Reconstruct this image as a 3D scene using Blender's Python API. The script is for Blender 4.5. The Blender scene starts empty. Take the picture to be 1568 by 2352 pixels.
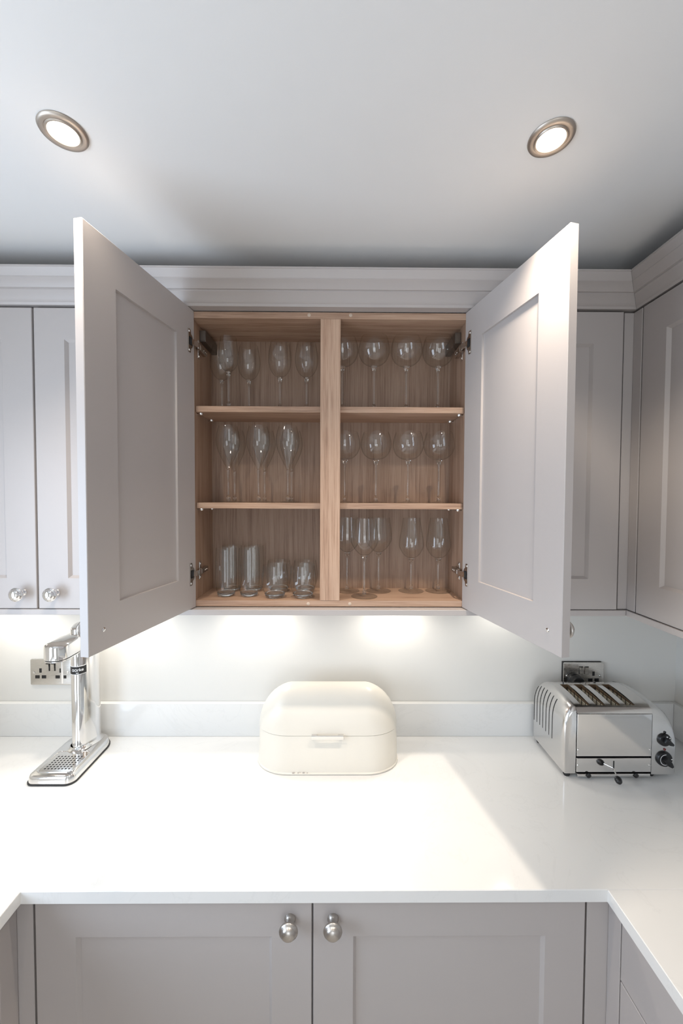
import bpy, bmesh, math, random
from mathutils import Vector, Matrix, Euler
random.seed(3)
scn = bpy.context.scene
C = scn.collection
PI = math.pi

# ------------------------------------------------------------------ camera
cam_d = bpy.data.cameras.new('camera'); cam = bpy.data.objects.new('camera', cam_d); C.objects.link(cam)
yaw, pitch, roll = 0.0074, -0.0304, 0.0041
_f = Vector((math.sin(yaw)*math.cos(pitch), math.cos(yaw)*math.cos(pitch), math.sin(pitch)))
_r = Vector((math.cos(yaw), -math.sin(yaw), 0)); _u = _r.cross(_f)
_r2 = math.cos(roll)*_r + math.sin(roll)*_u; _u2 = -math.sin(roll)*_r + math.cos(roll)*_u
M = Matrix((_r2, _u2, -_f)).transposed().to_4x4(); M.translation = (0, 0, 1.8275)
cam.matrix_world = M
cam_d.sensor_fit = 'VERTICAL'; cam_d.sensor_height = 36.0; cam_d.lens = 899.1*36.0/2352
cam_d.clip_start = 0.02
scn.camera = cam

# ------------------------------------------------------------------ world, lights, exposure
scn.view_settings.view_transform = 'Standard'; scn.view_settings.look = 'None'
scn.view_settings.gamma = 1.0; scn.view_settings.use_curve_mapping = False
scn.view_settings.exposure = 0.17
W = bpy.data.worlds.new('world'); scn.world = W; W.use_nodes = True
W.node_tree.nodes['Background'].inputs[0].default_value = (0.86, 0.93, 1.0, 1)
W.node_tree.nodes['Background'].inputs[1].default_value = 0.6

def area(name, loc, rot, sx, sy, power, col):
    l = bpy.data.lights.new(name, 'AREA'); l.shape = 'RECTANGLE'; l.size = sx; l.size_y = sy
    l.energy = power; l.color = col
    o = bpy.data.objects.new(name, l); o.location = loc; o.rotation_euler = rot; C.objects.link(o); return o
def spot(name, loc, power, ang, blend, rad, col, rot=(0, 0, 0)):
    l = bpy.data.lights.new(name, 'SPOT'); l.energy = power; l.spot_size = math.radians(ang); l.spot_blend = blend
    l.shadow_soft_size = rad; l.color = col
    o = bpy.data.objects.new(name, l); o.location = loc; o.rotation_euler = rot; C.objects.link(o); return o
# daylight through the window over the left run and the glazed doors at the far end of the room
area('daylight_side_window', (-1.385, 0.16, 1.56), (0, -PI/2, 0), 1.0, 0.95, 18, (0.68, 0.82, 1.0))
for x in (-0.47, 0.27):
    area('daylight_glazed_door', (x, -3.08, 1.15), (PI/2, 0, 0), 0.5, 1.9, 11, (0.90, 0.95, 1.0))
# the two ceiling downlights in view, then unseen fill spots added for ceiling bounce
WARM = (1.0, 0.865, 0.715)
LIGHTS = [(-0.5285, 0.7737), (0.4079, 0.7757)]
for i, (x, y) in enumerate(LIGHTS):
    spot('downlight_or_fill_beam', (x, y, 2.519), 37, 116, 1.0, 0.024, WARM)
for x, y in ((-0.58, -0.45), (0.45, -0.45), (-0.58, -1.8), (0.45, -1.8)):
    spot('downlight_or_fill_beam', (x, y, 2.519), 13, 116, 1.0, 0.03, WARM)
# lamps under the wall cabinets
for x in (-1.21, -0.80, -0.30, 0.215, 0.62):
    spot('under_cabinet_beam', (x, 1.405, 1.478), 3.3 if x < 0.5 else 1.2, 150, 0.8, 0.02, (1.0, 0.95, 0.86))

# ------------------------------------------------------------------ materials
def mat(name, col, rough=0.5, metal=0.0, **kw):
    m = bpy.data.materials.new(name); m.use_nodes = True
    b = m.node_tree.nodes['Principled BSDF']
    b.inputs['Base Color'].default_value = (*col, 1); b.inputs['Roughness'].default_value = rough
    b.inputs['Metallic'].default_value = metal
    for k, v in kw.items(): b.inputs[k.replace('_', ' ')].default_value = v
    return m
def nodes(m): return m.node_tree.nodes, m.node_tree.links, m.node_tree.nodes['Principled BSDF']
def coords(m, scale):
    N, L, b = nodes(m)
    t = N.new('ShaderNodeTexCoord'); mp = N.new('ShaderNodeMapping'); mp.inputs['Scale'].default_value = scale
    L.new(t.outputs['Object'], mp.inputs['Vector']); return mp
def noise(m, mp, scale, detail=4, rough=0.55, dist=0.0):
    N, L, b = nodes(m); n = N.new('ShaderNodeTexNoise')
    n.inputs['Scale'].default_value = scale; n.inputs['Detail'].default_value = detail
    n.inputs['Roughness'].default_value = rough; n.inputs['Distortion'].default_value = dist
    L.new(mp.outputs[0], n.inputs['Vector']); return n
def ramp(m, src, stops):
    N, L, b = nodes(m); r = N.new('ShaderNodeValToRGB'); e = r.color_ramp.elements
    while len(e) < len(stops): e.new(0.5)
    for q, (p, c) in zip(e, stops): q.position = p; q.color = (*c, 1)
    L.new(src, r.inputs[0]); return r
def bump(m, src, strength, dist=0.001):
    N, L, b = nodes(m); n = N.new('ShaderNodeBump'); n.inputs['Strength'].default_value = strength
    n.inputs['Distance'].default_value = dist
    L.new(src, n.inputs['Height']); L.new(n.outputs[0], b.inputs['Normal'])

def paint(name, col, rough, sc=350, st=0.06):
    m = mat(name, col, rough); mp = coords(m, (1, 1, 1)); n = noise(m, mp, sc, 3); bump(m, n.outputs[0], st)
    N, L, b = nodes(m); n2 = noise(m, mp, 3.0, 3)
    r = ramp(m, n2.outputs[0], [(0.3, tuple(c*0.985 for c in col)), (0.7, col)]); L.new(r.outputs[0], b.inputs['Base Color'])
    return m
CAB = paint('cabinet_paint', (0.482, 0.446, 0.432), 0.42)
WALL = paint('wall_paint', (0.74, 0.73, 0.70), 0.7, 250, 0.1)
CEIL = paint('ceiling_paint', (0.80, 0.79, 0.775), 0.9, 250, 0.1)
FLOOR = paint('floor_tile', (0.60, 0.585, 0.56), 0.5, 60, 0.1)
DARK = mat('dark_gap', (0.012, 0.012, 0.013), 0.6)

def quartz(name, rough):
    m = mat(name, (0.80, 0.798, 0.785), rough); mp = coords(m, (1, 1, 1)); N, L, b = nodes(m)
    w = noise(m, mp, 3.5, 6, 0.6, 1.6)
    r = ramp(m, w.outputs[0], [(0.485, (0.80, 0.798, 0.785)), (0.5, (0.775, 0.773, 0.76)), (0.515, (0.80, 0.798, 0.785))])
    L.new(r.outputs[0], b.inputs['Base Color']); return m
QUARTZ = quartz('quartz', 0.12)

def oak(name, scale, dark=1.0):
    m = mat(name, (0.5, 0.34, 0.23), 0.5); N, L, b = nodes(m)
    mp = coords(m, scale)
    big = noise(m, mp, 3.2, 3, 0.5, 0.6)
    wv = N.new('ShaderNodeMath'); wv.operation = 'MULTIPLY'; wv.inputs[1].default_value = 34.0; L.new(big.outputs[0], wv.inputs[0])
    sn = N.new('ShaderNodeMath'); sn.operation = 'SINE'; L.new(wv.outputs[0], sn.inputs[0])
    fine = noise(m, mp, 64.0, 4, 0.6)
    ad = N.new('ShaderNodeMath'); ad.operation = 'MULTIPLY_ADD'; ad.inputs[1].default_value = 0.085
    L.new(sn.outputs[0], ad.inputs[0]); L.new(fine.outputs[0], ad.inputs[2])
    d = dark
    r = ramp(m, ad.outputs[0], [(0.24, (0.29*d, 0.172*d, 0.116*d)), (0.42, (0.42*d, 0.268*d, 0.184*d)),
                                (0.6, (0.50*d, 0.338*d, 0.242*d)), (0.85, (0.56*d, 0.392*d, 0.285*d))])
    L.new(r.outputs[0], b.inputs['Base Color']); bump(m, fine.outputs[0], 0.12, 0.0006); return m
OAK_BACK_SHADED = oak('oak_back_shaded', (5.0, 5.0, 0.13), 0.67)  # same oak darkened: the shade deep in the cabinet is put into the colour
OAK_SIDE_SHADED = oak('oak_side_shaded', (5.0, 5.0, 0.13), 0.80)  # same oak, interior shade painted in more weakly
OAK_POST_LIT = oak('oak_post_lit', (5.0, 5.0, 0.13), 1.12)  # same oak lightened: the light on the front is put into the colour
OAK_H = oak('oak_level_grain', (0.15, 5.0, 7.0))
CHROME = mat('polished_steel', (0.80, 0.79, 0.78), 0.07, 1.0)
def brushed(name, col, rough, scale):
    m = mat(name, col, rough, 1.0); mp = coords(m, scale); n = noise(m, mp, 60, 3); bump(m, n.outputs[0], 0.05, 0.0005)
    N, L, b = nodes(m); r = ramp(m, n.outputs[0], [(0.3, (rough*0.8,)*3), (0.7, (rough*1.25,)*3)]); L.new(r.outputs[0], b.inputs['Roughness'])
    return m
BEZEL = mat('satin_bezel', (0.52, 0.46, 0.40), 0.45, 1.0)
NICKEL = brushed('brushed_nickel', (0.53, 0.50, 0.47), 0.32, (1, 1, 12))
PLATE = brushed('brushed_steel_plate', (0.62, 0.60, 0.57), 0.24, (1, 1, 30))
STEEL = brushed('toaster_steel', (0.80, 0.78, 0.76), 0.13, (4, 4, 4))
CASING = brushed('casing_aluminium', (0.74, 0.73, 0.72), 0.20, (3, 3, 3))
HINGE = mat('nickel_hinge', (0.50, 0.45, 0.41), 0.25, 1.0)
BLACK = mat('black_plastic', (0.012, 0.012, 0.013), 0.28)
RUBBER = mat('black_rubber', (0.02, 0.02, 0.021), 0.6)
WHITE = mat('white_print', (0.8, 0.8, 0.8), 0.5)
CREAM = paint('cream_enamel', (0.76, 0.725, 0.65), 0.33, 120, 0.03)
RED = mat('red_indicator', (0.16, 0.02, 0.018), 0.3)
CAP = mat('beige_cap', (0.62, 0.50, 0.40), 0.4)
ELEM = mat('browned_steel', (0.34, 0.25, 0.17), 0.42, 0.7)
MICA = paint('mica_sheet', (0.62, 0.58, 0.47), 0.5, 90, 0.2)
LAMP = mat('lamp_glow', (1, 1, 1), 0.5); LAMP.node_tree.nodes['Principled BSDF'].inputs['Emission Color'].default_value = (1.0, 0.90, 0.72, 1)
LAMP.node_tree.nodes['Principled BSDF'].inputs['Emission Strength'].default_value = 7.0

def thin_glass(name, lo, hi, pw):
    m = bpy.data.materials.new(name); m.use_nodes = True; N, L = m.node_tree.nodes, m.node_tree.links
    N.clear(); out = N.new('ShaderNodeOutputMaterial'); mx = N.new('ShaderNodeMixShader')
    tr = N.new('ShaderNodeBsdfTransparent'); gl = N.new('ShaderNodeBsdfGlossy'); gl.inputs['Roughness'].default_value = 0.0
    lw = N.new('ShaderNodeLayerWeight'); lw.inputs['Blend'].default_value = 0.5
    p = N.new('ShaderNodeMath'); p.operation = 'POWER'; p.inputs[1].default_value = pw; L.new(lw.outputs['Facing'], p.inputs[0])
    ma = N.new('ShaderNodeMath'); ma.operation = 'MULTIPLY_ADD'; ma.inputs[1].default_value = hi-lo; ma.inputs[2].default_value = lo
    L.new(p.outputs[0], ma.inputs[0]); L.new(ma.outputs[0], mx.inputs[0])
    cr = N.new('ShaderNodeValToRGB'); e = cr.color_ramp.elements
    e[0].position = 0.55; e[0].color = (0.975, 0.98, 0.975, 1); e[1].position = 1.0; e[1].color = (0.80, 0.80, 0.79, 1)
    L.new(lw.outputs['Facing'], cr.inputs[0]); L.new(cr.outputs[0], tr.inputs[0])
    L.new(tr.outputs[0], mx.inputs[1]); L.new(gl.outputs[0], mx.inputs[2]); L.new(mx.outputs[0], out.inputs[0]); return m
GLASS = thin_glass('thin_glass', 0.075, 0.60, 4.5)
SOLID = mat('solid_glass', (0.97, 0.98, 0.97), 0.0, 0.0, Transmission_Weight=1.0, IOR=1.47)

# ------------------------------------------------------------------ builders
def wl(o):
    v = Vector(o.location)
    while o.parent: o = o.parent; v += Vector(o.location)
    return v
def thing(name, label, cat, loc, group=None):
    o = bpy.data.objects.new(name, None); o.empty_display_size = 0.05; C.objects.link(o); o.location = loc
    o['label'] = label; o['category'] = cat
    if group: o['group'] = group
    return o
def obj(name, bm, m, parent=None, smooth=38, label=None, kind=None):
    """verts are in world space; they are stored relative to the thing's base"""
    if parent is not None:
        off = wl(parent)
        bmesh.ops.translate(bm, verts=bm.verts, vec=-off)
    bmesh.ops.recalc_face_normals(bm, faces=bm.faces)
    me = bpy.data.meshes.new(name); bm.to_mesh(me); bm.free()
    for mm in (m if isinstance(m, (list, tuple)) else [m]): me.materials.append(mm)
    if smooth:
        for p in me.polygons: p.use_smooth = True
        me.set_sharp_from_angle(angle=math.radians(smooth))
    o = bpy.data.objects.new(name, me); C.objects.link(o)
    if parent is not None: o.parent = parent
    if label: o['label'] = label
    if kind: o['kind'] = kind
    return o
def tag(o, label, cat, group=None):
    o['label'] = label; o['category'] = cat
    if group: o['group'] = group
    return o
def box(x0, x1, y0, y1, z0, z1, bev=0.0, seg=2, bm=None):
    b = bmesh.new()
    r = bmesh.ops.create_cube(b, size=1.0)
    bmesh.ops.scale(b, vec=(x1-x0, y1-y0, z1-z0), verts=b.verts)
    bmesh.ops.translate(b, vec=((x0+x1)/2, (y0+y1)/2, (z0+z1)/2), verts=b.verts)
    if bev: bmesh.ops.bevel(b, geom=b.edges[:], offset=bev, segments=seg, profile=0.5, affect='EDGES')
    return join(bm, b)
def join(bm, b, mi=None):
    if mi is not None:
        for f in b.faces: f.material_index = mi
    if bm is None: return b
    me = bpy.data.meshes.new('tmp'); b.to_mesh(me); b.free(); bm.from_mesh(me); bpy.data.meshes.remove(me); return bm
def lathe(prof, c=(0, 0, 0), seg=36, closed=False, bm=None, mtx=None):
    b = bmesh.new(); rings = []
    for r, z in prof:
        if r < 1e-6: rings.append([b.verts.new((0, 0, z))])
        else: rings.append([b.verts.new((r*math.cos(2*PI*i/seg), r*math.sin(2*PI*i/seg), z)) for i in range(seg)])
    n = len(rings)
    for k in range(n if closed else n-1):
        A, B = rings[k], rings[(k+1) % n]
        for i in range(seg):
            j = (i+1) % seg
            q = [A[i % len(A)], A[j % len(A)], B[j % len(B)], B[i % len(B)]]
            q = list(dict.fromkeys(q))
            if len(q) > 2:
                try: b.faces.new(q)
                except ValueError: pass
    if mtx is not None: bmesh.ops.transform(b, matrix=mtx, verts=b.verts)
    bmesh.ops.translate(b, vec=c, verts=b.verts)
    return join(bm, b)
def aim(d):
    """matrix turning +Z to direction d"""
    return Vector((0, 0, 1)).rotation_difference(Vector(d).normalized()).to_matrix().to_4x4()
def prism(pts, z0, z1, bev=0.0, seg=2, bm=None, top_only=False, mtx=None):
    b = bmesh.new()
    lo = [b.verts.new((x, y, z0)) for x, y in pts]; hi = [b.verts.new((x, y, z1)) for x, y in pts]
    b.faces.new(lo); t = b.faces.new(hi); n = len(pts)
    for i in range(n): b.faces.new((lo[i], lo[(i+1) % n], hi[(i+1) % n], hi[i]))
    bmesh.ops.recalc_face_normals(b, faces=b.faces)
    if bev:
        bmesh.ops.bevel(b, geom=[e for e in t.edges], offset=bev, segments=seg, profile=0.5, affect='EDGES')
    if mtx is not None: bmesh.ops.transform(b, matrix=mtx, verts=b.verts)
    return join(bm, b)
def rrect(cx, cy, hx, hy, r, n=6, ry=None):
    """rounded rectangle outline, radii r (x) and ry (y)"""
    ry = ry or r; p = []
    for sx, sy, a0 in ((1, 1, 0), (-1, 1, PI/2), (-1, -1, PI), (1, -1, 1.5*PI)):
        for k in range(n+1):
            a = a0 + PI/2*k/n
            p.append((cx+sx*(hx-r)+r*math.cos(a), cy+sy*(hy-ry)+ry*math.sin(a)))
    return p
def tube(p0, p1, r0, r1=None, seg=16, bm=None):
    p0, p1 = Vector(p0), Vector(p1); d = p1-p0
    return lathe([(0, 0), (r0, 0), (r1 if r1 is not None else r0, d.length), (0, d.length)], p0, seg, bm=bm, mtx=aim(d))
def rings(outlines, cap0=True, cap1=True):
    """loft through equal-length outlines [(pts, z)]"""
    b = bmesh.new(); R = [[b.verts.new((x, y, z)) for x, y in pts] for pts, z in outlines]; n = len(R[0])
    for A, B in zip(R, R[1:]):
        for i in range(n): b.faces.new((A[i], A[(i+1) % n], B[(i+1) % n], B[i]))
    if cap0: b.faces.new(R[0])
    if cap1: b.faces.new(R[-1])
    return b
def frame_mtx(o, u, n):
    """local (u, z-up, depth) -> world; o = bottom corner on the outer face, u along the width, n = direction from outer face inwards"""
    u, n = Vector(u).normalized(), Vector(n).normalized(); v = Vector((0, 0, 1))
    m = Matrix((u, v, n)).transposed().to_4x4(); m.translation = o; return m
def shaker(parent, o, u, n, w, h, t=0.0215, st=0.087, rail=0.097, rec_out=0.0085, bev_out=0.0075, rec_in=0.006, panel_label=None):
    """framed door with a sunk panel: the frame is the door, the panel its child"""
    m = frame_mtx(o, u, n); b = bmesh.new()
    def rect(x0, x1, y0, y1, d): return [b.verts.new(p) for p in ((x0, y0, d), (x1, y0, d), (x1, y1, d), (x0, y1, d))]
    e = 0.0012
    A0 = rect(e, w-e, e, h-e, 0); A = rect(0, w, 0, h, e); B = rect(0, w, 0, h, t-e); B1 = rect(e, w-e, e, h-e, t)
    F0 = rect(st, w-st, rail, h-rail, 0); F1 = rect(st+bev_out, w-st-bev_out, rail+bev_out, h-rail-bev_out, rec_out)
    G0 = rect(st, w-st, rail, h-rail, t); G1 = rect(st+.0006, w-st-.0006, rail+.0006, h-rail-.0006, t-rec_in)
    for P, Q in ((A0, A), (A, B), (B, B1), (A0, F0), (F0, F1), (B1, G0), (G0, G1), (F1, G1)):
        for i in range(4):
            j = (i+1) % 4; b.faces.new((P[i], P[j], Q[j], Q[i]))
    bmesh.ops.transform(b, matrix=m, verts=b.verts)
    d = obj('door', b, CAB, parent, 20)
    p = bmesh.new(); box(st-.004, w-st+.004, rail-.004, h-rail+.004, rec_out+.0002, t-rec_in-.0002, bm=p)
    # keep the panel inside the frame: shrink to the visible opening plus a hidden tongue
    bmesh.ops.transform(p, matrix=m, verts=p.verts)
    obj('panel', p, CAB, d, 0)
    return d, m
KNOBP = [(0, 0), (0.0125, 0), (0.0125, 0.0025), (0.0095, 0.006), (0.0068, 0.012), (0.0066, 0.017), (0.009, 0.0205), (0.016, 0.0225),
         (0.0198, 0.0245), (0.0208, 0.0275), (0.0198, 0.030), (0.0165, 0.0315), (0.0158, 0.0325), (0.0150, 0.0355), (0.0115, 0.0385), (0.006, 0.0402), (0, 0.0407)]
def knob(parent, pos, out, s=1.0, m=None):
    return obj('knob', lathe([(r*s, z*s) for r, z in KNOBP], pos, 32, mtx=aim(out)), m or NICKEL, parent, 50)
def screw(pos, out, r=0.005):
    b = lathe([(0, 0), (r, 0), (r, .0008), (r*.8, .0018), (r*.25, .0022), (r*.25, .0012), (0, .0012)], pos, 16, mtx=aim(out)); return b
def struct(name, bm, m):
    o = obj(name, bm, m, None, 0); o['kind'] = 'structure'; return o

# ------------------------------------------------------------------ the room
XL, XR, YB, YF, ZC = -1.40, 1.33, 1.513, -3.2, 2.53
struct('floor', box(XL-.1, XR+.1, YF-.1, YB+.1, -.1, 0), FLOOR)
struct('ceiling', box(XL-.1, XR+.1, YF-.1, YB+.1, ZC, ZC+.1), CEIL)
struct('wall_back', box(XL-.1, XR+.1, YB, YB+.1, 0, ZC), WALL)
struct('wall_right', box(XR, XR+.1, YF, YB, 0, ZC), WALL)
b = box(XL-.1, XL, YF, YB, 0, 1.05); box(XL-.1, XL, YF, YB, 2.08, ZC, bm=b)
box(XL-.1, XL, YF, -.33, 1.05, 2.08, bm=b); box(XL-.1, XL, .65, YB, 1.05, 2.08, bm=b); struct('wall_left', b, WALL)
b = box(XL, -.9, YF-.1, YF, 0, ZC); box(.7, XR, YF-.1, YF, 0, ZC, bm=b); box(-.9, .7, YF-.1, YF, 2.2, ZC, bm=b); struct('wall_front', b, WALL)

# ------------------------------------------------------------------ worktop and upstands
YC, XCL, XCR, ZT = 0.8926, -0.7398, 0.639, 0.91
wt = thing('worktop', 'glossy white quartz worktop running round the kitchen on the grey base cabinets', 'worktop', (0, 1.2, .88))
obj('back_run', prism([(XL+.002, YB-.002), (XL+.002, YC+.0004), (XCL, YC), (XCR, YC), (XR-.002, YC), (XR-.002, YB-.002)], .88, ZT, .0015, 1), QUARTZ, wt, 0)
obj('side_run', prism([(XL+.002, YC), (XL+.002, -1.1), (XCL, -1.1), (XCL, YC)], .88, ZT, .0015, 1), QUARTZ, wt, 0)
obj('side_run', prism([(XCR, YC), (XCR, -1.1), (XR-.002, -1.1), (XR-.002, YC)], .88, ZT, .0015, 1), QUARTZ, wt, 0)
UZ = ZT+.129
tag(obj('upstand', box(XL+.002, 1.309, 1.493, YB-.001, ZT+.0003, UZ, .001, 1), QUARTZ, None, 0), 'long white quartz upstand along the back wall behind the bread bin', 'upstand')
tag(obj('upstand', box(1.31, XR-.001, -1.1, YB-.001, ZT+.0003, UZ, .001, 1), QUARTZ, None, 0), 'short white quartz upstand on the right wall beside the toaster', 'upstand')

# ------------------------------------------------------------------ cornice and light rail
PROF = [(0, 2.3955), (.004, 2.4016), (.0065, 2.4030), (.0115, 2.4095), (.020, 2.4180), (.0285, 2.4246), (.0285, 2.4280),
        (.0335, 2.4286), (.0395, 2.4355), (.047, 2.4416), (.0545, 2.4465), (.0545, 2.4490), (.0595, 2.4580), (.0655, 2.4672), (.067, 2.4675), (.067, 2.4723)]
FX, FY = 0.8785, 1.1700     # front faces of the right and of the back wall cabinets
def cornice(lab, back):
    b = bmesh.new(); R = []
    prof = PROF + [(-.03, 2.4723), (-.03, 2.3955)]
    for p, z in prof:
        if back: R.append((b.verts.new((XL+.01, FY-p, z)), b.verts.new((FX-.0003-p, FY-p, z))))
        else: R.append((b.verts.new((FX-p, FY-p-.0003, z)), b.verts.new((FX-p, -.9, z))))
    n = len(R)
    for i in range(n):
        j = (i+1) % n; b.faces.new((R[i][0], R[i][1], R[j][1], R[j][0]))
    b.faces.new([r[0] for r in R]); b.faces.new([r[1] for r in R])
    return tag(obj('cornice', b, CAB, None, 25), lab, 'cornice')
cornice('long grey painted cornice along the top of the back wall cabinets', True)
cornice('grey painted cornice running forward over the right wall cabinet', False)
tag(obj('light_rail', box(XL+.01, .873, 1.172, 1.215, 1.479, 1.4963, .001, 1), CAB, None, 0), 'grey rail under the back wall cabinets, above the socket plates', 'light rail')
tag(obj('light_rail', box(.874, .910, -.9, 1.2, 1.479, 1.4963, .001, 1), CAB, None, 0), 'grey rail under the wall cabinet on the right wall', 'light rail')

# ------------------------------------------------------------------ central wall cabinet with its doors open
CX0, CX1, CY0, CY1, CZ0, CZ1 = -.459, .405, 1.203, 1.508, 1.4995, 2.3925
gc = thing('glassware_cabinet', 'open grey wall cabinet with oak interior and shelves full of glasses', 'cabinet', ((CX0+CX1)/2, CY1, CZ0))
IX0, IX1, IZ0, IZ1, BY = -.441, .387, 1.5175, 2.3733, 1.372
for a, c in ((CX0, IX0), (IX1, CX1)): obj('side_panel', box(a, c, CY0, CY1, CZ0, CZ1), OAK_SIDE_SHADED, gc, 0)
obj('top_panel', box(IX0, IX1, CY0-.005, CY1, IZ1, CZ1), OAK_H, gc, 0)
obj('bottom_panel', box(IX0, IX1, CY0-.005, CY1, CZ0, IZ0), OAK_H, gc, 0)
obj('back_panel', box(IX0, IX1, BY, BY+.008, IZ0, IZ1), OAK_BACK_SHADED, gc, 0)
obj('centre_post', box(-.0567, .0042, CY0-.006, CY0+.0115, IZ0+.0003, IZ1-.0003, .0008, 1), OAK_POST_LIT, gc, 0)
S1, S2 = 2.1151, 1.8180
for z in (S1, S2): obj('shelf', box(IX0+.001, IX1-.001, 1.2155, BY-.0005, z-.018, z, .0006, 1), OAK_H, gc, 0)
for x, z in ((-.0911, 2.3845), (.0341, 2.385), (-.0923, 1.5078), (.0357, 1.508)):
    obj('screw_cap', lathe([(0, 0), (.0052, 0), (.0052, .0006), (.004, .0013), (0, .0014)], (x, CY0-.005, z), 16, mtx=aim((0, -1, 0))), CAP, gc)
for z in (S1-.018, S2-.018):
    for sx, x in ((1, IX0), (-1, IX1)):
        for y in (1.232, 1.333):
            b = lathe([(0, -.007), (.006, -.007), (.0075, -.005), (.0075, 0), (0, 0)], (x+sx*.0105, y, z-.0002), 16)
            tube((x, y, z-.0045), (x+sx*.006, y, z-.0045), .0025, seg=8, bm=b)
            obj('shelf_pin', b, CHROME, gc)
for x0, x1 in ((IX0+.0005, IX0+.0195), (IX1-.0195, IX1-.0005)):
    b = box(x0, x1, 1.255, BY-.0005, 2.326, 2.361, .0012, 1); box(x0+.003, x1-.003, 1.2535, 1.256, 2.330, 2.357, bm=b)
    obj('hanging_bracket', b, mat('bracket_nickel', (.22, .2, .18), .35, .9) if x0 < 0 else bpy.data.materials['bracket_nickel'], gc, 0)
DW, DH, DZ, DT = .3976, .895, 1.4982, .0215
def open_door(hx, sg, al):
    d = Vector((-math.sin(al)*sg, -math.cos(al), 0)); nin = Vector((sg*math.cos(al), -math.sin(al), 0))   # inner-face normal
    h = Vector((hx, 1.1963, DZ)); o = h - nin*DT
    door, m = shaker(gc, o, d, nin, DW, DH, DT, .0873, .097, .0085, .0075, .006)
    knob(door, o + d*.357 + Vector((0, 0, .0455)), -nin)
    obj('screw', screw(h + d*.358 + Vector((0, 0, .0462)), nin, .0048), CHROME, door)
    for zz in (2.2955, 1.6030):
        z = zz-DZ
        # cup plate on the door
        pl = [(.0095, -.0105), (.0095, .0105), (.0125, .017), (.0185, .0215), (.0215, .034), (.0335, .034), (.0335, -.034), (.0215, -.034), (.0185, -.0215), (.0125, -.017)]
        mm = Matrix((d, Vector((0, 0, 1)), nin)).transposed().to_4x4(); mm.translation = h + Vector((0, 0, z))
        b = prism(pl, 0.0002, .0022, .0006, 1, mtx=mm)
        obj('hinge_plate', b, HINGE, door, 0)
        b = prism(rrect(.0225, 0, .0085, .0125, .004, 3), .0018, .0024, mtx=mm)
        obj('hinge_cup', b, DARK, door, 0)
        for s in (1, -1): obj('hinge_screw', screw(h + d*.0275 + Vector((0, 0, z+s*.0275)) + nin*.0022, nin, .0036), CHROME, door)
        # link from the cup to the arm on the carcass side
        ix = IX0 if sg > 0 else IX1
        p0 = h + d*.018 + Vector((0, 0, z)) + nin*.003; p1 = Vector((ix+sg*.0115, 1.226, zz))
        q = (p0+p1)/2 + Vector((sg*.006, 0, 0)); b = bmesh.new()
        for a, c in ((p0, q), (q, p1)):
            dd = (c-a).normalized(); side = dd.cross(Vector((0, 0, 1)))
            vs = []
            for P in (a, c):
                for s1, s2 in ((-1, -1), (1, -1), (1, 1), (-1, 1)):
                    vs.append(b.verts.new(P + side*s1*.002 + Vector((0, 0, s2*.008))))
            for i in range(4): b.faces.new((vs[i], vs[(i+1) % 4], vs[4+(i+1) % 4], vs[4+i]))
            b.faces.new(vs[:4]); b.faces.new(vs[4:])
        obj('hinge_link', b, CHROME, door, 0)
        b = box(min(ix, ix+sg*.0145)+.0002*(sg > 0), max(ix, ix+sg*.0145)-.0002*(sg < 0), 1.222, 1.282, zz-.0085, zz+.0085, .002, 1)
        for yy in (1.252, 1.266): join(b, screw((ix+sg*.0143, yy, zz), (sg, 0, 0), .0035))
        obj('hinge_arm', b, HINGE, gc, 0)
        b = box(min(ix, ix+sg*.003)+.0002*(sg > 0), max(ix, ix+sg*.003)-.0002*(sg < 0), 1.234, 1.250, zz-.028, zz+.028, .001, 1)
        for s in (1, -1): join(b, screw((ix+sg*.003, 1.242, zz+s*.021), (sg, 0, 0), .005))
        obj('hinge_base', b, CHROME, gc, 0)
open_door(-.4365, 1, .2038)
open_door(.3813, -1, .2195)

# ------------------------------------------------------------------ closed wall cabinets
DFY = 1.1735
lc = thing('wall_cabinet', 'closed grey double wall cabinet left of the open one, two round knobs', 'cabinet', (-.91, 1.508, 1.4985))
obj('carcass', box(-1.385, -.4605, 1.1965, 1.508, 1.4985, 2.392), CAB, lc, 0)
for x0, x1, kx in ((-1.372, -.9045, -.945), (-.8985, -.4715, -.846)):
    d, m = shaker(lc, (x0, DFY, DZ), (1, 0, 0), (0, 1, 0), x1-x0, DH-.004, .0215, .0885, .0915)
    knob(d, (kx, DFY, 1.546), (0, -1, 0), m=CHROME)
rc = thing('wall_cabinet', 'closed grey single-door wall cabinet behind the right open door', 'cabinet', (.63, 1.508, 1.4985))
obj('carcass', box(.4065, .8475, 1.1965, 1.508, 1.4985, 2.392), CAB, rc, 0)
shaker(rc, (.414, DFY, DZ), (1, 0, 0), (0, 1, 0), .845-.414, DH-.004, .0215, .0885, .0935)
cp = thing('corner_post', 'slim grey corner post between the two right-hand wall cabinets', 'post', (.87, 1.19, 1.4985))
obj('back_face', box(.8515, FX+.02, 1.1790, 1.1955, DZ, DZ+DH-.004, .001, 1), CAB, cp, 0)
obj('side_face', box(FX, FX+.02, 1.1455, 1.1785, DZ, DZ+DH-.004, .001, 1), CAB, cp, 0)
wr = thing('wall_cabinet', 'grey wall cabinet on the right wall, above the toaster side', 'cabinet', (1.32, .6, 1.4985))
obj('carcass', box(FX+.023, 1.328, -.9, 1.1440, 1.4985, 2.392), CAB, wr, 0)
shaker(wr, (FX, 1.1415, DZ), (0, -1, 0), (1, 0, 0), .497, DH-.004, .0215, .082, .0925)
shaker(wr, (FX, .6405, DZ), (0, -1, 0), (1, 0, 0), .497, DH-.004, .0215, .082, .0925)

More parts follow.
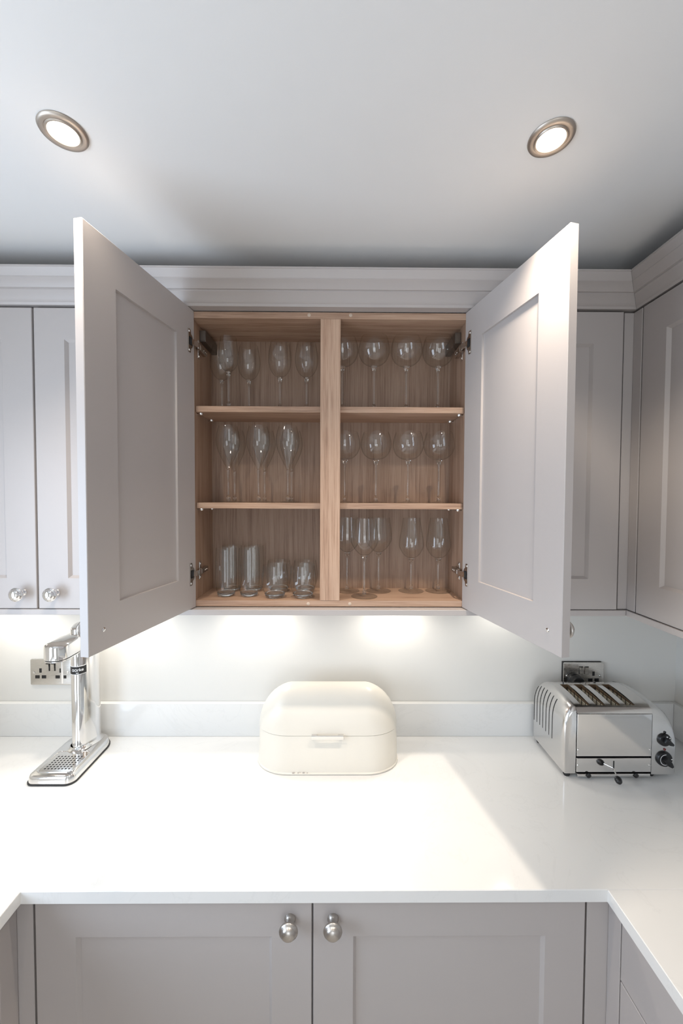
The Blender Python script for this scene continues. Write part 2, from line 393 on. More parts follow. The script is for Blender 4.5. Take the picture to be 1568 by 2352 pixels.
# ------------------------------------------------------------------ base cabinets
BZ, BT = .105, .8785
bc = thing('base_cabinet', 'grey double base cabinet under the worktop with two dark nickel knobs', 'cabinet', (-.06, 1.2, 0))
obj('carcass', box(-.729, .605, .9395, 1.49, .09, .8795), CAB, bc, 0)
obj('plinth', box(-.729, .605, .975, 1.0, 0, .089), CAB, bc, 0)
for x0, x1, kx in ((-.7265, -.0612, -.1136), (-.0572, .6030, -.0098)):
    d, m = shaker(bc, (x0, .9172, BZ), (1, 0, 0), (0, 1, 0), x1-x0, BT-BZ, .0215, .0965, .108)
    knob(d, (kx, .9172, .8155), (0, -1, 0), 1.08)
p = thing('corner_post', 'grey corner filler at the right end of the base doors', 'post', (.634, .93, .0))
obj('back_face', box(.6085, .6800, .9185, .936, BZ, .8790, .001, 1), CAB, p, 0)
obj('side_face', box(.660, .680, .8765, .9180, BZ, .8790, .001, 1), CAB, p, 0)
p = thing('corner_post', 'grey corner filler at the left end of the base doors', 'post', (-.75, .93, .0))
obj('back_face', box(-.790, -.7325, .9185, .936, BZ, .8790, .001, 1), CAB, p, 0)
obj('side_face', box(-.7905, -.7705, .868, .9180, BZ, .8790, .001, 1), CAB, p, 0)
br = thing('base_cabinet', 'grey drawer cabinet under the right worktop run', 'cabinet', (1.0, .2, 0))
obj('carcass', box(.6825, 1.32, -1.0, .8730, .09, .8795), CAB, br, 0)
for y0, y1 in ((.8735, .30), (.297, -.30)):
    for z0, z1 in ((.7135, .8785), (.41, .710), (BZ, .4065)):
        obj('drawer', box(.660, .6815, y1, y0, z0, z1, .0015, 1), CAB, br, 0)
bl = thing('base_cabinet', 'grey base cabinet under the left worktop run, in shadow', 'cabinet', (-1.1, .2, 0))
obj('carcass', box(-1.39, -.7925, -1.0, .8640, .09, .8795), CAB, bl, 0)
shaker(bl, (-.7705, .8645, BZ), (0, -1, 0), (-1, 0, 0), .56, BT-BZ, .0215, .0965, .108)
shaker(bl, (-.7705, .3015, BZ), (0, -1, 0), (-1, 0, 0), .56, BT-BZ, .0215, .0965, .108)

# ------------------------------------------------------------------ ceiling downlights
def downlight(x, y, lab):
    t = thing('downlight', lab, 'lamp', (x, y, ZC), 'ceiling downlights')
    obj('bezel', lathe([(.0414, 0), (.0420, -.0014), (.0405, -.0041), (.0364, -.0056), (.0314, -.0046), (.0305, -.0027), (.0305, 0)], (x, y, ZC-.0002), 48, closed=True), BEZEL, t, 50)
    tm = Euler((0, 0, 0)).to_matrix().to_4x4()
    obj('gimbal_ring', lathe([(.0311, -.001), (.0311, -.0044), (.0300, -.0040), (.0288, -.0060), (.0264, -.0056), (.0252, -.0030), (.0252, -.001)], (x, y, ZC-.0004), 40, closed=True, mtx=tm), BEZEL, t, 50)
    obj('lamp_lens', lathe([(0, -.0012), (.015, -.0010), (.0254, 0), (.0254, .001), (0, .001)], (x, y, ZC-.0035), 40, mtx=tm), LAMP, t, 50)
downlight(*LIGHTS[0], 'round nickel downlight glowing on the ceiling above the left open door')
downlight(*LIGHTS[1], 'round nickel downlight glowing on the ceiling above the right open door')

# ------------------------------------------------------------------ glasses
def smoothp(pts, n=6):
    """Catmull-Rom through profile points"""
    out = []
    for i in range(len(pts)-1):
        p0, p1, p2, p3 = pts[max(i-1, 0)], pts[i], pts[i+1], pts[min(i+2, len(pts)-1)]
        for k in range(n):
            t = k/n; q = []
            for c in (0, 1):
                q.append(.5*(2*p1[c]+(p2[c]-p0[c])*t+(2*p0[c]-5*p1[c]+4*p2[c]-p3[c])*t*t+(3*p1[c]-p0[c]-3*p2[c]+p3[c])*t**3))
            out.append((max(q[0], 0), q[1]))
    out.append(pts[-1]); return out
def glass(kind, lab, group):
    """prototype stemmed glass standing at the origin: bowl, stem, foot"""
    K = KINDS[kind]
    t = thing(K['name'], lab, 'glass', (0, 0, 0), group)
    pr = smoothp(K['bowl']); rim = pr[-1]
    inner = [(max(r-.0011, 0), z+.0004) for r, z in pr]
    pr = pr + [(rim[0]-.0003, rim[1]+.0006), (rim[0]-.0009, rim[1]+.0006)]
    obj('bowl', lathe(pr, seg=44), GLASS, t, 60)
    if 'stem' in K:
        s = smoothp(K['stem'], 4)
        obj('stem', lathe([(0, s[0][1])] + s + [(0, s[-1][1])], seg=20), SOLID, t, 60)
        f = K['foot']; z0 = K['stem'][0][1]
        fp = [(.0035, z0+.0006), (.010, .0052), (f*.6, .0032), (f-.0012, .0019), (f, .0012), (f-.0008, .0004), (f*.5, .0003), (0, .0003)]
        obj('foot', lathe(fp, seg=44), GLASS, t, 60)
    else:
        s = K['base']; obj('base', lathe(s, seg=44), SOLID, t, 50)
    return t
def stemp(z0, z1, r, rt): return [(.0062, z0), (.0052, z0+.004), (.0062, z0+.0085), (r, z0+.018), (r*.92, (z0+z1)/2), (r, z1-.026), (r*1.5, z1-.012), (rt, z1-.002)]
KINDS = {
 'flute': dict(name='champagne_flute', foot=.0375, stem=stemp(.007, .106, .0030, .0052),
    bowl=[(0, .106), (.0045, .1065), (.0085, .116), (.0175, .134), (.028, .157), (.0355, .180), (.0373, .197), (.0350, .218), (.0305, .236), (.0285, .2425)]),
 'balloon': dict(name='balloon_glass', foot=.0385, stem=stemp(.007, .142, .0036, .0095),
    bowl=[(0, .1425), (.010, .1430), (.026, .1475), (.041, .161), (.0488, .179), (.0502, .192), (.0485, .207), (.0445, .222), (.0410, .2315)]),
 'wine': dict(name='wine_glass', foot=.034, stem=stemp(.007, .1085, .0034, .0085),
    bowl=[(0, .1090), (.009, .1095), (.0215, .1175), (.032, .135), (.0368, .158), (.0360, .181), (.0325, .203), (.0290, .2185)]),
 'small_wine': dict(name='wine_glass', foot=.0285, stem=stemp(.007, .1165, .0034, .0075),
    bowl=[(0, .1170), (.008, .1175), (.0190, .1250), (.0275, .142), (.0302, .162), (.0290, .185), (.0262, .207), (.0245, .2205)]),
 'burgundy': dict(name='wine_goblet', foot=.0425, stem=stemp(.008, .133, .0034, .0105),
    bowl=[(0, .1335), (.011, .1340), (.023, .1430), (.0345, .1570), (.0432, .1740), (.0440, .1850), (.0425, .2050), (.0395, .2300), (.0370, .2505)]),
 'tulip': dict(name='tulip_glass', foot=.0430, stem=stemp(.008, .1135, .0034, .0105),
    bowl=[(0, .1140), (.011, .1145), (.0245, .1230), (.0360, .1400), (.0412, .1540), (.0405, .1720), (.0370, .1980), (.0320, .2260), (.0285, .2500)]),
 'highball': dict(name='highball_glass', base=[(0, .0003), (.0255, .0003), (.0275, .002), (.0280, .011), (.0270, .0125), (.020, .0118), (0, .0115)],
    bowl=[(.0282, .009), (.0305, .020), (.0335, .045), (.0342, .075), (.0336, .110), (.0318, .1535)]),
 'low': dict(name='tumbler', base=[(0, .0003), (.0270, .0003), (.0295, .002), (.0325, .0125), (.0315, .0140), (.022, .0130), (0, .0125)],
    bowl=[(.0322, .0115), (.0380, .026), (.0415, .042), (.0420, .058), (.0400, .080), (.0370, .1035)]),
}
PLACES = [
 ('flute', 'stemmed flutes on the left middle shelf', S2, [
   (-.3527, 1.2545, 'tall tulip flute at the front left of the middle shelf, beside the side panel'),
   (-.2566, 1.2545, 'tall tulip flute at the middle of the front row on the left middle shelf'),
   (-.1629, 1.2545, 'tall tulip flute at the front of the middle shelf, nearest the centre post'),
   (-.3533, 1.3325, 'tall tulip flute standing behind the leftmost front flute'),
   (-.2517, 1.3325, 'tall tulip flute standing behind the middle front flute'),
   (-.1603, 1.3325, 'tall tulip flute standing behind the front flute next to the centre post')]),
 ('balloon', 'balloon glasses on the right middle shelf', S2, [
   (.0200, 1.290, 'round balloon glass on the right middle shelf, half hidden by the centre post'),
   (.1223, 1.290, 'round balloon glass on the right middle shelf, second from the centre post'),
   (.2276, 1.290, 'round balloon glass on the right middle shelf, third from the centre post'),
   (.3294, 1.290, 'round balloon glass on the right middle shelf, next to the right side panel')]),
 ('balloon', 'balloon glasses on the right top shelf', S1, [
   (.0109, 1.272, 'round balloon glass on the right top shelf, half hidden by the centre post'),
   (.1118, 1.268, 'round balloon glass on the right top shelf, second from the centre post'),
   (.2155, 1.268, 'round balloon glass on the right top shelf, third from the centre post'),
   (.3174, 1.268, 'round balloon glass on the right top shelf, in front of the hanging bracket')]),
 ('small_wine', 'wine glasses on the left top shelf', S1, [
   (-.3488, 1.250, 'narrow small wine glass at the front of the left top shelf')]),
 ('wine', 'wine glasses on the left top shelf', S1, [
   (-.3885, 1.312, 'wine glass behind the narrow one on the left top shelf, by the left bracket'),
   (-.2982, 1.310, 'wine glass on the left top shelf, just right of the narrow one'),
   (-.1914, 1.280, 'wine glass on the left top shelf, second from the centre post'),
   (-.1054, 1.280, 'wine glass on the left top shelf, nearest the centre post')]),
 ('burgundy', 'wide wine goblets on the cabinet floor', IZ0, [
   (.0835, 1.2510, 'wide wine goblet standing foremost on the cabinet floor, right of the centre post'),
   (.0300, 1.3272, 'wide wine goblet on the cabinet floor, half hidden by the centre post'),
   (.1370, 1.3272, 'wide wine goblet behind and right of the foremost goblet on the cabinet floor')]),
 ('tulip', 'tapering wine glasses on the cabinet floor', IZ0, [
   (.2482, 1.3275, 'tapering wine glass on the cabinet floor, left one of the pair at the right'),
   (.3405, 1.3275, 'tapering wine glass on the cabinet floor, in the right corner by the hinge')]),
 ('highball', 'tall tumblers on the cabinet floor', IZ0, [
   (-.3627, 1.2625, 'tall clear tumbler at the front left corner of the cabinet floor'),
   (-.2888, 1.2625, 'tall clear tumbler at the front, between the other tall one and the low tumblers'),
   (-.3627, 1.3340, 'tall clear tumbler standing behind the leftmost tall tumbler'),
   (-.2888, 1.3340, 'tall clear tumbler behind the second tall tumbler')]),
 ('low', 'low tumblers on the cabinet floor', IZ0, [
   (-.2023, 1.2440, 'low rounded tumbler at the front, next to the tall tumblers'),
   (-.1129, 1.2440, 'low rounded tumbler at the front, next to the centre post'),
   (-.2023, 1.3285, 'low rounded tumbler behind the low one next to the tall tumblers'),
   (-.1129, 1.3285, 'low rounded tumbler behind the low one by the centre post')]),
]
PROTO = {}
for kind, grp, z, items in PLACES:
    for x, y, lab in items:
        if kind not in PROTO:
            t = PROTO[kind] = glass(kind, lab, grp)
        else:
            src = PROTO[kind]; t = src.copy(); C.objects.link(t)
            for ch in list(src.children):
                c = ch.copy(); c.parent = t; C.objects.link(c)
            t['label'] = lab; t['group'] = grp
        t.location = (x, y, z+.0002); t.rotation_euler = (0, 0, random.uniform(0, 6))

# ------------------------------------------------------------------ wall sockets
def socket(x0, z0, lab, proud, plugged):
    w, h = .157, .100; y = YB-.0005
    t = thing('wall_socket', lab, 'socket', (x0+w/2, y, z0), 'double wall sockets')
    if proud: obj('back_box', box(x0-.0015, x0+w-.006, y-.008, y-.0002, z0+.002, z0+h+.0015, .001, 1), BLACK, t, 0); yy = y-.0085
    else: yy = y-.0005
    obj('plate', prism(rrect(x0+w/2, z0+h/2, w/2, h/2, .004, 3), 0, .0045, .0012, 2, mtx=Matrix(((1, 0, 0, 0), (0, 0, -1, yy), (0, 1, 0, 0), (0, 0, 0, 1)))), PLATE, t, 30)
    f = yy-.0046
    def hole(px, pz, hw, hh):
        b = box(px-hw, px+hw, f-.0012, f+.002, pz-hh, pz+hh, .0008, 1)
        return b
    for i in (0, 1):
        cx = x0+.0395+i*.078
        if not (plugged and i == 0):
            b = hole(cx-.0005, z0+.0565, .0045, .0085); hole_b = hole(cx-.0125, z0+.0315, .0085, .0062)
            join(b, hole_b); join(b, hole(cx+.0125, z0+.0315, .0085, .0062))
            obj('pin_holes', b, BLACK, t, 0)
        sx = x0+w/2+(-.0105 if i == 0 else .0105)
        obj('switch_frame', box(sx-.0085, sx+.0085, f-.0006, f+.001, z0+.0545, z0+.0850, .0006, 1), BLACK, t, 0)
        b = bmesh.new()
        pr = [(-.0062, .0), (.0062, 0), (.0062, .025), (-.0062, .025)]
        vs = []
        for dz, dy in ((.0565, -.0035), (.0565, -.0010), (.0830, -.0010), (.0830, -.0060), (.071, -.0042)):
            vs.append([b.verts.new((sx+s*.0064-.001, f+dy, z0+dz)) for s in (-1, 1)])
        n = len(vs)
        for k in range(n): b.faces.new((vs[k][0], vs[k][1], vs[(k+1) % n][1], vs[(k+1) % n][0]))
        b.faces.new([v[0] for v in vs]); b.faces.new([v[1] for v in vs])
        obj('switch', b, PLATE, t, 0)
    for sx in (x0+.0135, x0+w-.0135):
        obj('screw', screw((sx, f, z0+.0485), (0, -1, 0), .0045), CHROME, t)
    return f
socket(-1.1925, 1.1055, 'brushed steel double wall socket behind the sparkling water maker', False, False)
fy = socket(.8790, 1.0985, 'brushed steel double wall socket above the toaster, black plug in it', True, True)
pl = thing('plug', 'round black plug in the wall socket behind the toaster', 'plug', (.9175, fy, 1.13))
obj('plug_body', lathe([(0, 0), (.0275, 0), (.0285, .004), (.0285, .010), (.026, .013), (.0275, .018), (.0275, .030), (.0245, .036), (.016, .038), (0, .0385)], (.9175, fy-.0012, 1.130), 36, mtx=aim((0, -1, 0))), BLACK, pl, 40)
obj('cable', tube((.9175, fy-.018, 1.103), (.9175, fy-.014, 1.045), .0042), BLACK, pl)

# ------------------------------------------------------------------ bread bin
bx = -.034
bb = thing('bread_bin', 'cream enamel bread bin with domed lid in the middle of the worktop', 'bread bin', (bx, 1.37, ZT))
cy = 1.372
body = [(rrect(bx, cy, .2445, .0915, .112, 10, .088), ZT+.0005), (rrect(bx, cy, .2475, .0945, .115, 10, .091), ZT+.002), (rrect(bx, cy, .2475, .0945, .115, 10, .091), ZT+.0055),
        (rrect(bx, cy, .2445, .0915, .113, 10, .088), ZT+.0075), (rrect(bx, cy, .2435, .0845, .112, 10, .082), ZT+.07), (rrect(bx, cy, .2420, .0790, .111, 10, .077), ZT+.1235), (rrect(bx, cy, .2385, .0755, .109, 10, .0735), ZT+.1235)]
obj('body', rings(body), CREAM, bb, 30)
lid = []; z0 = ZT+.1245; H = 1.1775-z0
lid.append((rrect(bx, cy, .2395, .0765, .110, 10, .0750), z0)); lid.append((rrect(bx, cy, .2432, .0798, .112, 10, .0780), z0+.0005))
for k in range(0, 15):
    a = k/14*PI/2; s, c = math.sin(a), math.cos(a)
    ix = .125*(1-c)
    iy = .0760*(1-c)
    hx, hy = .2432-ix, .0798-iy
    lid.append((rrect(bx, cy, hx, hy, max(.112-ix, .003), 10, max(.0780-iy, .003)), z0+.001+(H-.001)*s))
obj('lid', rings(lid), CREAM, bb, 40)
yh = cy-.0805
b = box(bx-.0535, bx+.0535, yh-.0150, yh-.0110, z0-.0040, z0+.0095, .0012, 1)
for s in (-1, 1): box(bx+s*.044-.0095, bx+s*.044+.0095, yh-.0110, yh+.0035, z0-.0015, z0+.0075, .001, 1, bm=b)
obj('handle', b, CHROME, bb, 0, 'polished chrome bar handle')
b = None
for x, w, dz in ((-.152, .0035, .0), (-.146, .0018, .0005), (-.1335, .0022, .0003), (-.117, .0045, .001), (-.103, .002, .0), (-.126, .0012, .0018)):
    b = box(x, x+w*1.6, cy-.0949, cy-.0935, ZT+.0078+dz, ZT+.0095+dz, bm=b)
obj('chips', b, mat('chipped_enamel', (.42, .38, .36), .6), bb, 0, 'grey chips in the enamel along the foot', 'stuff')

# ------------------------------------------------------------------ sparkling water maker
cx = -.925
sm = thing('water_carbonator', 'polished steel sparkling water maker with drip tray at the left of the worktop', 'drinks maker', (cx, 1.36, ZT))
def foot_outline(g, n=8):
    hx = .0765+g; y0, y1 = 1.2310-g, 1.4835+min(g, .003); rf, rb = .026+g, .066+g; p = []
    for (px, py, r, a0) in ((cx+hx-rb, y1-rb, rb, 0), (cx-hx+rb, y1-rb, rb, PI/2), (cx-hx+rf, y0+rf, rf, PI), (cx+hx-rf, y0+rf, rf, 1.5*PI)):
        for k in range(n+1):
            a = a0+PI/2*k/n; p.append((px+r*math.cos(a), py+r*math.sin(a)))
    return p
obj('rubber_foot', rings([(foot_outline(.001), ZT+.0004), (foot_outline(.003), ZT+.002), (foot_outline(.003), ZT+.0048), (foot_outline(.0005), ZT+.0058)]), RUBBER, sm, 40, 'black rubber rim under the base')
zt = .938
# base shell with a sunk drip well: outer skin, then the rim of the well, then its floor
def well(g, n=8):
    base = rrect(cx+.0005, 1.3065, .0555+g, .0525+g, .012+g, n); return base
outer = [(foot_outline(.0), ZT+.0062), (foot_outline(-.0015), .929), (foot_outline(-.0045), zt-.0025), (foot_outline(-.008), zt)]
obj('base', rings(outer), CHROME, sm, 40)
wl_ = [(well(.003), zt+.0003), (well(.0018), zt+.0022), (well(.0002), zt+.0022), (well(-.0015), zt+.0004)]
obj('tray_rim', rings(wl_, False, False), CHROME, sm, 50)
dt = obj('drip_tray', prism(well(-.0018), zt+.0002, zt+.0010), STEEL, sm, 0, 'perforated steel drip tray')
b = bmesh.new()
for r in range(7):
    for c in range(8):
        px = cx-.0385+c*.0113+(.0003*r); py = 1.2705+r*.0102
        join(b, lathe([(0, 0), (.0029, 0), (.0033, .00025), (.0029, .0003), (0, .0003)], (px, py, zt+.0009), 12))
obj('tray_holes', b, DARK, dt, 0, 'grid of dark round holes', 'stuff')
def teardrop(rr, yr, rf, yf, n=12, x=cx, g=0):
    rr += g; rf += g; d = yr-yf; al = math.asin((rr-rf)/d); p = []
    for k in range(2*n+1):
        a = -al+(PI+2*al)*k/(2*n); p.append((x+rr*math.cos(a), yr+rr*math.sin(a)))
    for k in range(n+1):
        a = PI+al+(PI-2*al)*k/n; p.append((x+rf*math.cos(a), yf+rf*math.sin(a)))
    return p
T = lambda g=0: teardrop(.0415, 1.4325, .0255, 1.392, g=g, x=cx-.001)
obj('column', rings([(T(.010), zt+.0002), (T(.0055), zt+.003), (T(.002), zt+.009), (T(0), zt+.018), (T(0), 1.368), (T(-.003), 1.3715), (T(-.010), 1.3735)]), CHROME, sm, 45)
obj('collar', lathe([(.0345, 0), (.0385, .001), (.0385, .003), (.0335, .005), (.0285, .012), (.0285, 0)], (cx-.001, 1.389, zt+.0002), 40, closed=True), CHROME, sm, 45)
hd = lambda g: teardrop(.0360, 1.385, .0420, 1.2830, g=g, x=cx+.0005) if False else rrect(cx+.0060, 1.2990, .0385+g, .0590+g, .0380+g, 10, .0380+g)
obj('head', rings([(hd(-.001), 1.3085), (hd(0), 1.3095), (hd(0), 1.3490), (hd(-.0025), 1.3545), (hd(-.009), 1.3590), (hd(-.022), 1.3620)]), CHROME, sm, 40)
obj('neck', prism(rrect(cx-.004, 1.375, .026, .035, .010, 4), 1.309, 1.3520, .004, 2), CHROME, sm, 40)
obj('head_gap', prism(hd(-.003), 1.3055, 1.3086), DARK, sm, 0)
obj('head_plate', rings([(hd(-.006), 1.3005), (hd(-.002), 1.3020), (hd(-.002), 1.3055)]), CHROME, sm, 40)
obj('nozzle', lathe([(0, 0), (.0028, 0), (.0034, .001), (.0034, .086), (0, .086)], (cx+.0095, 1.290, 1.2150), 16), CHROME, sm, 45)
obj('release_ball', lathe([(0, -.011), (.006, -.009), (.0105, -.003), (.0105, .003), (.006, .009), (0, .011)], (cx+.004, 1.350, 1.297), 20), CHROME, sm, 60)
# badge wrapped round the front of the column: white border, black band, lettering
xc, yc, rc_ = cx-.001, 1.392, .0255
def band(a0, a1, z0, z1, r, n=20):
    b = bmesh.new(); P = []
    for k in range(n+1):
        a = a0+(a1-a0)*k/n
        P.append([b.verts.new((xc+q*math.cos(a), yc+q*math.sin(a), z)) for q, z in ((r, z0), (r, z1), (r-.0012, z1), (r-.0012, z0))])
    for A, B in zip(P, P[1:]):
        for i in range(4): b.faces.new((A[i], A[(i+1) % 4], B[(i+1) % 4], B[i]))
    b.faces.new(P[0]); b.faces.new(P[-1]); return b
bg = obj('badge', band(math.radians(172), math.radians(372), 1.2085, 1.2385, rc_+.0010), WHITE, sm, 30, 'black badge with white lettering and border')
obj('badge_field', band(math.radians(174), math.radians(370), 1.2105, 1.2365, rc_+.0014), BLACK, bg, 30)
def letters(s, size, a_mid, zc, parent, name):
    cu = bpy.data.curves.new('txt', 'FONT'); cu.body = s; cu.size = size; cu.align_x = 'CENTER'; cu.extrude = 0.0; cu.offset = size*.022
    to = bpy.data.objects.new('txt', cu); C.objects.link(to)
    me = bpy.data.meshes.new_from_object(to.evaluated_get(bpy.context.evaluated_depsgraph_get()))
    bpy.data.objects.remove(to); b = bmesh.new(); b.from_mesh(me); bpy.data.meshes.remove(me)
    r = rc_+.0016
    bmesh.ops.triangulate(b, faces=b.faces)
    for v in b.verts:
        a = a_mid+v.co.x/r; v.co = Vector((xc+r*math.cos(a), yc+r*math.sin(a), zc+v.co.y))
    obj(name, b, WHITE, parent, 0)
am = math.radians(290)
letters('ɑɑrke', .0150, am, 1.2205, bg, 'lettering')
letters('ɑɑrke', .0150, am+1.95, 1.2205, bg, 'lettering')
letters('ɑɑrke', .0150, am-1.95, 1.2205, bg, 'lettering')
b = None
for k in range(5):
    q = band(am-.155+k*.062, am-.155+k*.062+.045, 1.2130, 1.2160, rc_+.0017, 3); b = join(b, q)
obj('small_print', b, WHITE, bg, 0)

# ------------------------------------------------------------------ toaster
ts = thing('toaster', 'polished steel four-slot toaster with black control knobs at the right', 'toaster', (.93, 1.37, ZT))
TX0, TX1 = .788, 1.0365
def ztop(y):
    K_ = [(1.2620, 1.1280), (1.2660, 1.1365), (1.2730, 1.1455), (1.2840, 1.1505), (1.33, 1.1565), (1.37, 1.1590), (1.405, 1.1585), (1.435, 1.1530), (1.455, 1.1450), (1.467, 1.1340), (1.4745, 1.1200)]
    for (a0, b0), (a1, b1) in zip(K_, K_[1:]):
        if y <= a1: return b0+(b1-b0)*(y-a0)/(a1-a0)
    return K_[-1][1]
def casing(x0, x1, zc, zt_, y0, y1, flip):
    """domed end casing, profile in XZ swept along Y, front and back edges rounded"""
    pts = []
    n = 12
    for k in range(n+1):
        a = PI/2*k/n; pts.append((x1-(x1-x0)*math.cos(a), zc+(zt_-zc)*math.sin(a)))
    prof = [(x1, .9245), (x0+.004*(1 if x1 > x0 else -1), .9245), (x0, .930)]+pts
    cxm = x1; out = []
    for d, s in ((0, .86), (.003, .93), (.008, .975), (.016, 1.0)): out.append((d, s))
    O = []
    for d, s in out: O.append((y0+d, s))
    O += [(y, 1.0) for y in (1.33, 1.37, 1.405, 1.435, 1.45)]
    for d, s in reversed(out): O.append((y1-d, s))
    b = bmesh.new(); R = []
    for y, s in O:
        dz = ztop(y)-1.1585+.0004
        R.append([b.verts.new((x1+(px-x1)*s, y, pz+(dz-.004*(1-s)*6)*max(0, (pz-.94)/(zt_-.94)))) for px, pz in prof])
    m = len(prof)
    for A, B in zip(R, R[1:]):
        for i in range(m): b.faces.new((A[i], A[(i+1) % m], B[(i+1) % m], B[i]))
    b.faces.new(R[0]); b.faces.new(R[-1]); return b
lcs = obj('end_casing', casing(.7465, TX0, 1.075, 1.1585, 1.2660, 1.474, 1), CASING, ts, 35)
# vents: thin dark strips following the casing skin
for k in range(7):
    y = 1.335+k*.0208; b = bmesh.new(); P = []
    path = [(.7465, 1.0), (.7465, 1.03), (.7465, 1.075)]
    for j in range(1, 7):
        a = PI/2*j/12*1.15; path.append((TX0-(TX0-.7465)*math.cos(a), 1.075+.0835*math.sin(a)))
    for i, (px, pz) in enumerate(path):
        w = .0014 if 0 < i < len(path)-1 else .0009
        pz += (ztop(y)-1.1585+.0004)*max(0, (pz-.94)/.2185)
        P.append([b.verts.new((px-.0006, y-w, pz+.0006)), b.verts.new((px-.0006, y+w, pz+.0006)), b.verts.new((px+.0015, y+w, pz-.0015)), b.verts.new((px+.0015, y-w, pz-.0015))])
    for A, B in zip(P, P[1:]):
        for i in range(4): b.faces.new((A[i], A[(i+1) % 4], B[(i+1) % 4], B[i]))
    b.faces.new(P[0]); b.faces.new(P[-1])
    obj('vent_slot', b, DARK, lcs, 0)
rcs = obj('end_casing', casing(1.1235, TX1, 1.020, 1.1585, 1.2610, 1.474, -1), CASING, ts, 35)
# body shell: front roll, top with four open slots, back
slots = [(.8093, .8390), (.8600, .8900), (.9108, .9405), (.9605, .9900)]
ys = [1.262, 1.2635, 1.267, 1.272, 1.278, 1.284, 1.30, 1.33, 1.36, 1.39, 1.404, 1.43, 1.455, 1.464, 1.473]
xs = [TX0]+[v for s in slots for v in s]+[TX1]
b = bmesh.new(); V = [[b.verts.new((x, y, ztop(y))) for x in xs] for y in ys]
for j in range(len(ys)-1):
    for i in range(len(xs)-1):
        if i % 2 == 1 and 1.277 < ys[j] < 1.403: continue
        b.faces.new((V[j][i], V[j][i+1], V[j+1][i+1], V[j+1][i]))
bk = [b.verts.new((x, 1.473, .93)) for x in (TX0, TX1)]
b.faces.new([*V[-1]]+[bk[1], bk[0]])
obj('top_shell', b, STEEL, ts, 35)
for s0, s1 in slots:
    b = bmesh.new()
    def quad(*p): b.faces.new([b.verts.new(q) for q in p])
    d = 1.095; f, k = 1.278, 1.404; zf, zk = ztop(f)-.0006, ztop(k)-.0006
    quad((s0, f, zf), (s0, k, zk), (s0, k, d), (s0, f, d)); quad((s1, f, zf), (s1, k, zk), (s1, k, d), (s1, f, d))
    quad((s0, f, zf), (s1, f, zf), (s1, f, d), (s0, f, d)); quad((s0, k, zk), (s1, k, zk), (s1, k, d), (s0, k, d))
    quad((s0, f, d), (s1, f, d), (s1, k, d), (s0, k, d))
    sl = obj('bread_slot', b, ELEM, ts, 0, 'browned toast slot')
    obj('heating_element', box(s1-.0052, s1-.0035, f+.006, k-.006, d+.003, 1.1445), MICA, sl, 0)
    b = None
    for q in range(6):
        y = f+.012+q*.0205; b = tube((s1-.0075, y, d+.002), (s1-.0075, y, ztop(y)-.003), .0011, seg=6, bm=b)
    obj('guard_wire', b, DARK, sl, 0, None, 'stuff')
# front
fp = obj('front_panel', box(TX0+.001, TX1-.001, 1.2605, 1.2640, .9855, 1.1272, .0008, 1), CHROME, ts, 0, 'mirror polished front panel')
b = box(TX0+.001, TX1-.001, 1.2700, 1.2720, .925, .9900); obj('front_gap', b, DARK, ts, 0)
lp = obj('lower_panel', box(TX0+.001, TX1-.001, 1.2605, 1.2640, .9325, .9790, .0008, 1), CHROME, ts, 0)
for x, z, pr in ((.7935, 1.0075, fp), (1.0305, 1.0075, fp), (.7935, .9555, lp), (1.0305, .9555, lp)):
    obj('screw', screw((x, 1.2605, z), (0, -1, 0), .0042), CHROME, pr)
ct = obj('crumb_tray', box(TX0+.003, TX1-.004, 1.2580, 1.290, .9185, .9275, .0012, 1), CHROME, ts, 0)
for x in (.8265, .9835):
    obj('tray_knob', lathe([(0, 0), (.0065, 0), (.0078, .0015), (.0078, .004), (.006, .0055), (0, .006)], (x, 1.2585, .9240), 20, mtx=aim((0, -1, -.12))), BLACK, ct, 40)
obj('lever_slot', box(.9095, .9135, 1.2596, 1.262, .939, .9705, .0006, 1), DARK, lp, 0)
lv = obj('lever', tube((.9115, 1.262, .9460), (.8985, 1.2235, .9385), .0020), CHROME, ts)
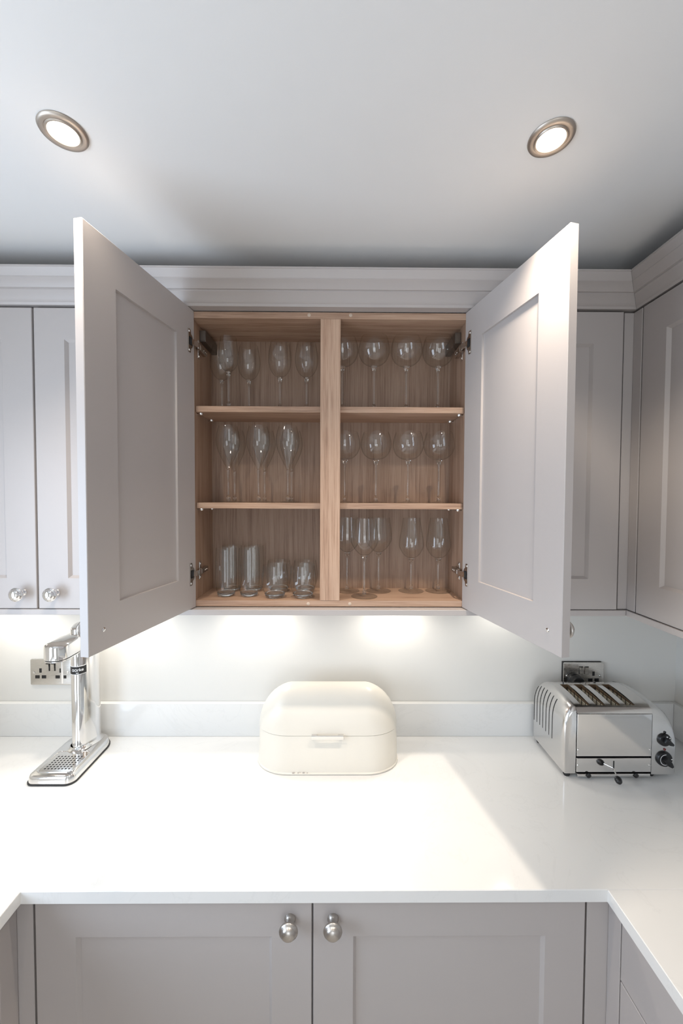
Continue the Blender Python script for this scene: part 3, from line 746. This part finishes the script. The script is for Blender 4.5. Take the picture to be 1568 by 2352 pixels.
obj('lever_knob', lathe([(0, -.0125), (.005, -.0115), (.0090, -.007), (.0105, 0), (.0090, .007), (.005, .0115), (0, .0125)], (.8965, 1.2175, .9370), 24, mtx=aim((.32, 1, .3))), BLACK, lv, 60)
for x, y in ((.7665, 1.2800), (1.0480, 1.2800), (.7665, 1.455), (1.085, 1.455)):
    obj('foot', lathe([(0, 0), (.0085, 0), (.0105, .004), (.0105, .015), (0, .015)], (x, y, ZT+.0003), 24), RUBBER, ts, 40)
def dial(x, z, r, ang, marks):
    d = obj('dial', lathe([(0, 0), (r, 0), (r*1.02, .002), (r*.97, .006), (r*.90, .0075), (0, .0080)], (x, 1.2610, z), 36, mtx=aim((0, -1, 0))), BLACK, ts, 35)
    # grip: a wedge across the dial
    ca, sa = math.cos(ang), math.sin(ang)
    pts = [(-.35*r, -.32*r), (.55*r, -.34*r), (1.08*r, -.16*r), (1.08*r, .16*r), (.55*r, .34*r), (-.35*r, .32*r)]
    pts = [(x+p*ca-q*sa, z+p*sa+q*ca) for p, q in pts]
    m = Matrix(((1, 0, 0, 0), (0, 0, -1, 1.2532), (0, 1, 0, 0), (0, 0, 0, 1)))
    obj('grip', prism(pts, 0, .011, .003, 2, mtx=m), BLACK, d, 30)
    b = bmesh.new()
    for a0, a1, r0, r1 in marks:
        n = 10; prev = None
        for k in range(n+1):
            a = math.radians(a0+(a1-a0)*k/n)
            cur = [b.verts.new((x+q*r*math.cos(a), 1.2528, z+q*r*math.sin(a))) for q in (r0, r1)]
            if prev: b.faces.new((prev[0], prev[1], cur[1], cur[0]))
            prev = cur
    obj('dial_marks', b, WHITE, d, 0)
    return d
dial(1.0765, 1.0420, .0205, math.radians(-28), [(62, 84, .55, .74), (25, 42, .66, .84), (4, 14, .72, .9)])
dial(1.0775, .9780, .0250, math.radians(-48), [(85, 290, .66, .74), (0, 10, .70, .92)])
for x, z, m in ((1.0785, 1.0665, BLACK), (1.0795, 1.0090, RED)):
    obj('indicator', lathe([(0, 0), (.0038, 0), (.0038, .0015), (.002, .0028), (0, .003)], (x, 1.2610, z), 16, mtx=aim((0, -1, 0))), m, ts, 50)
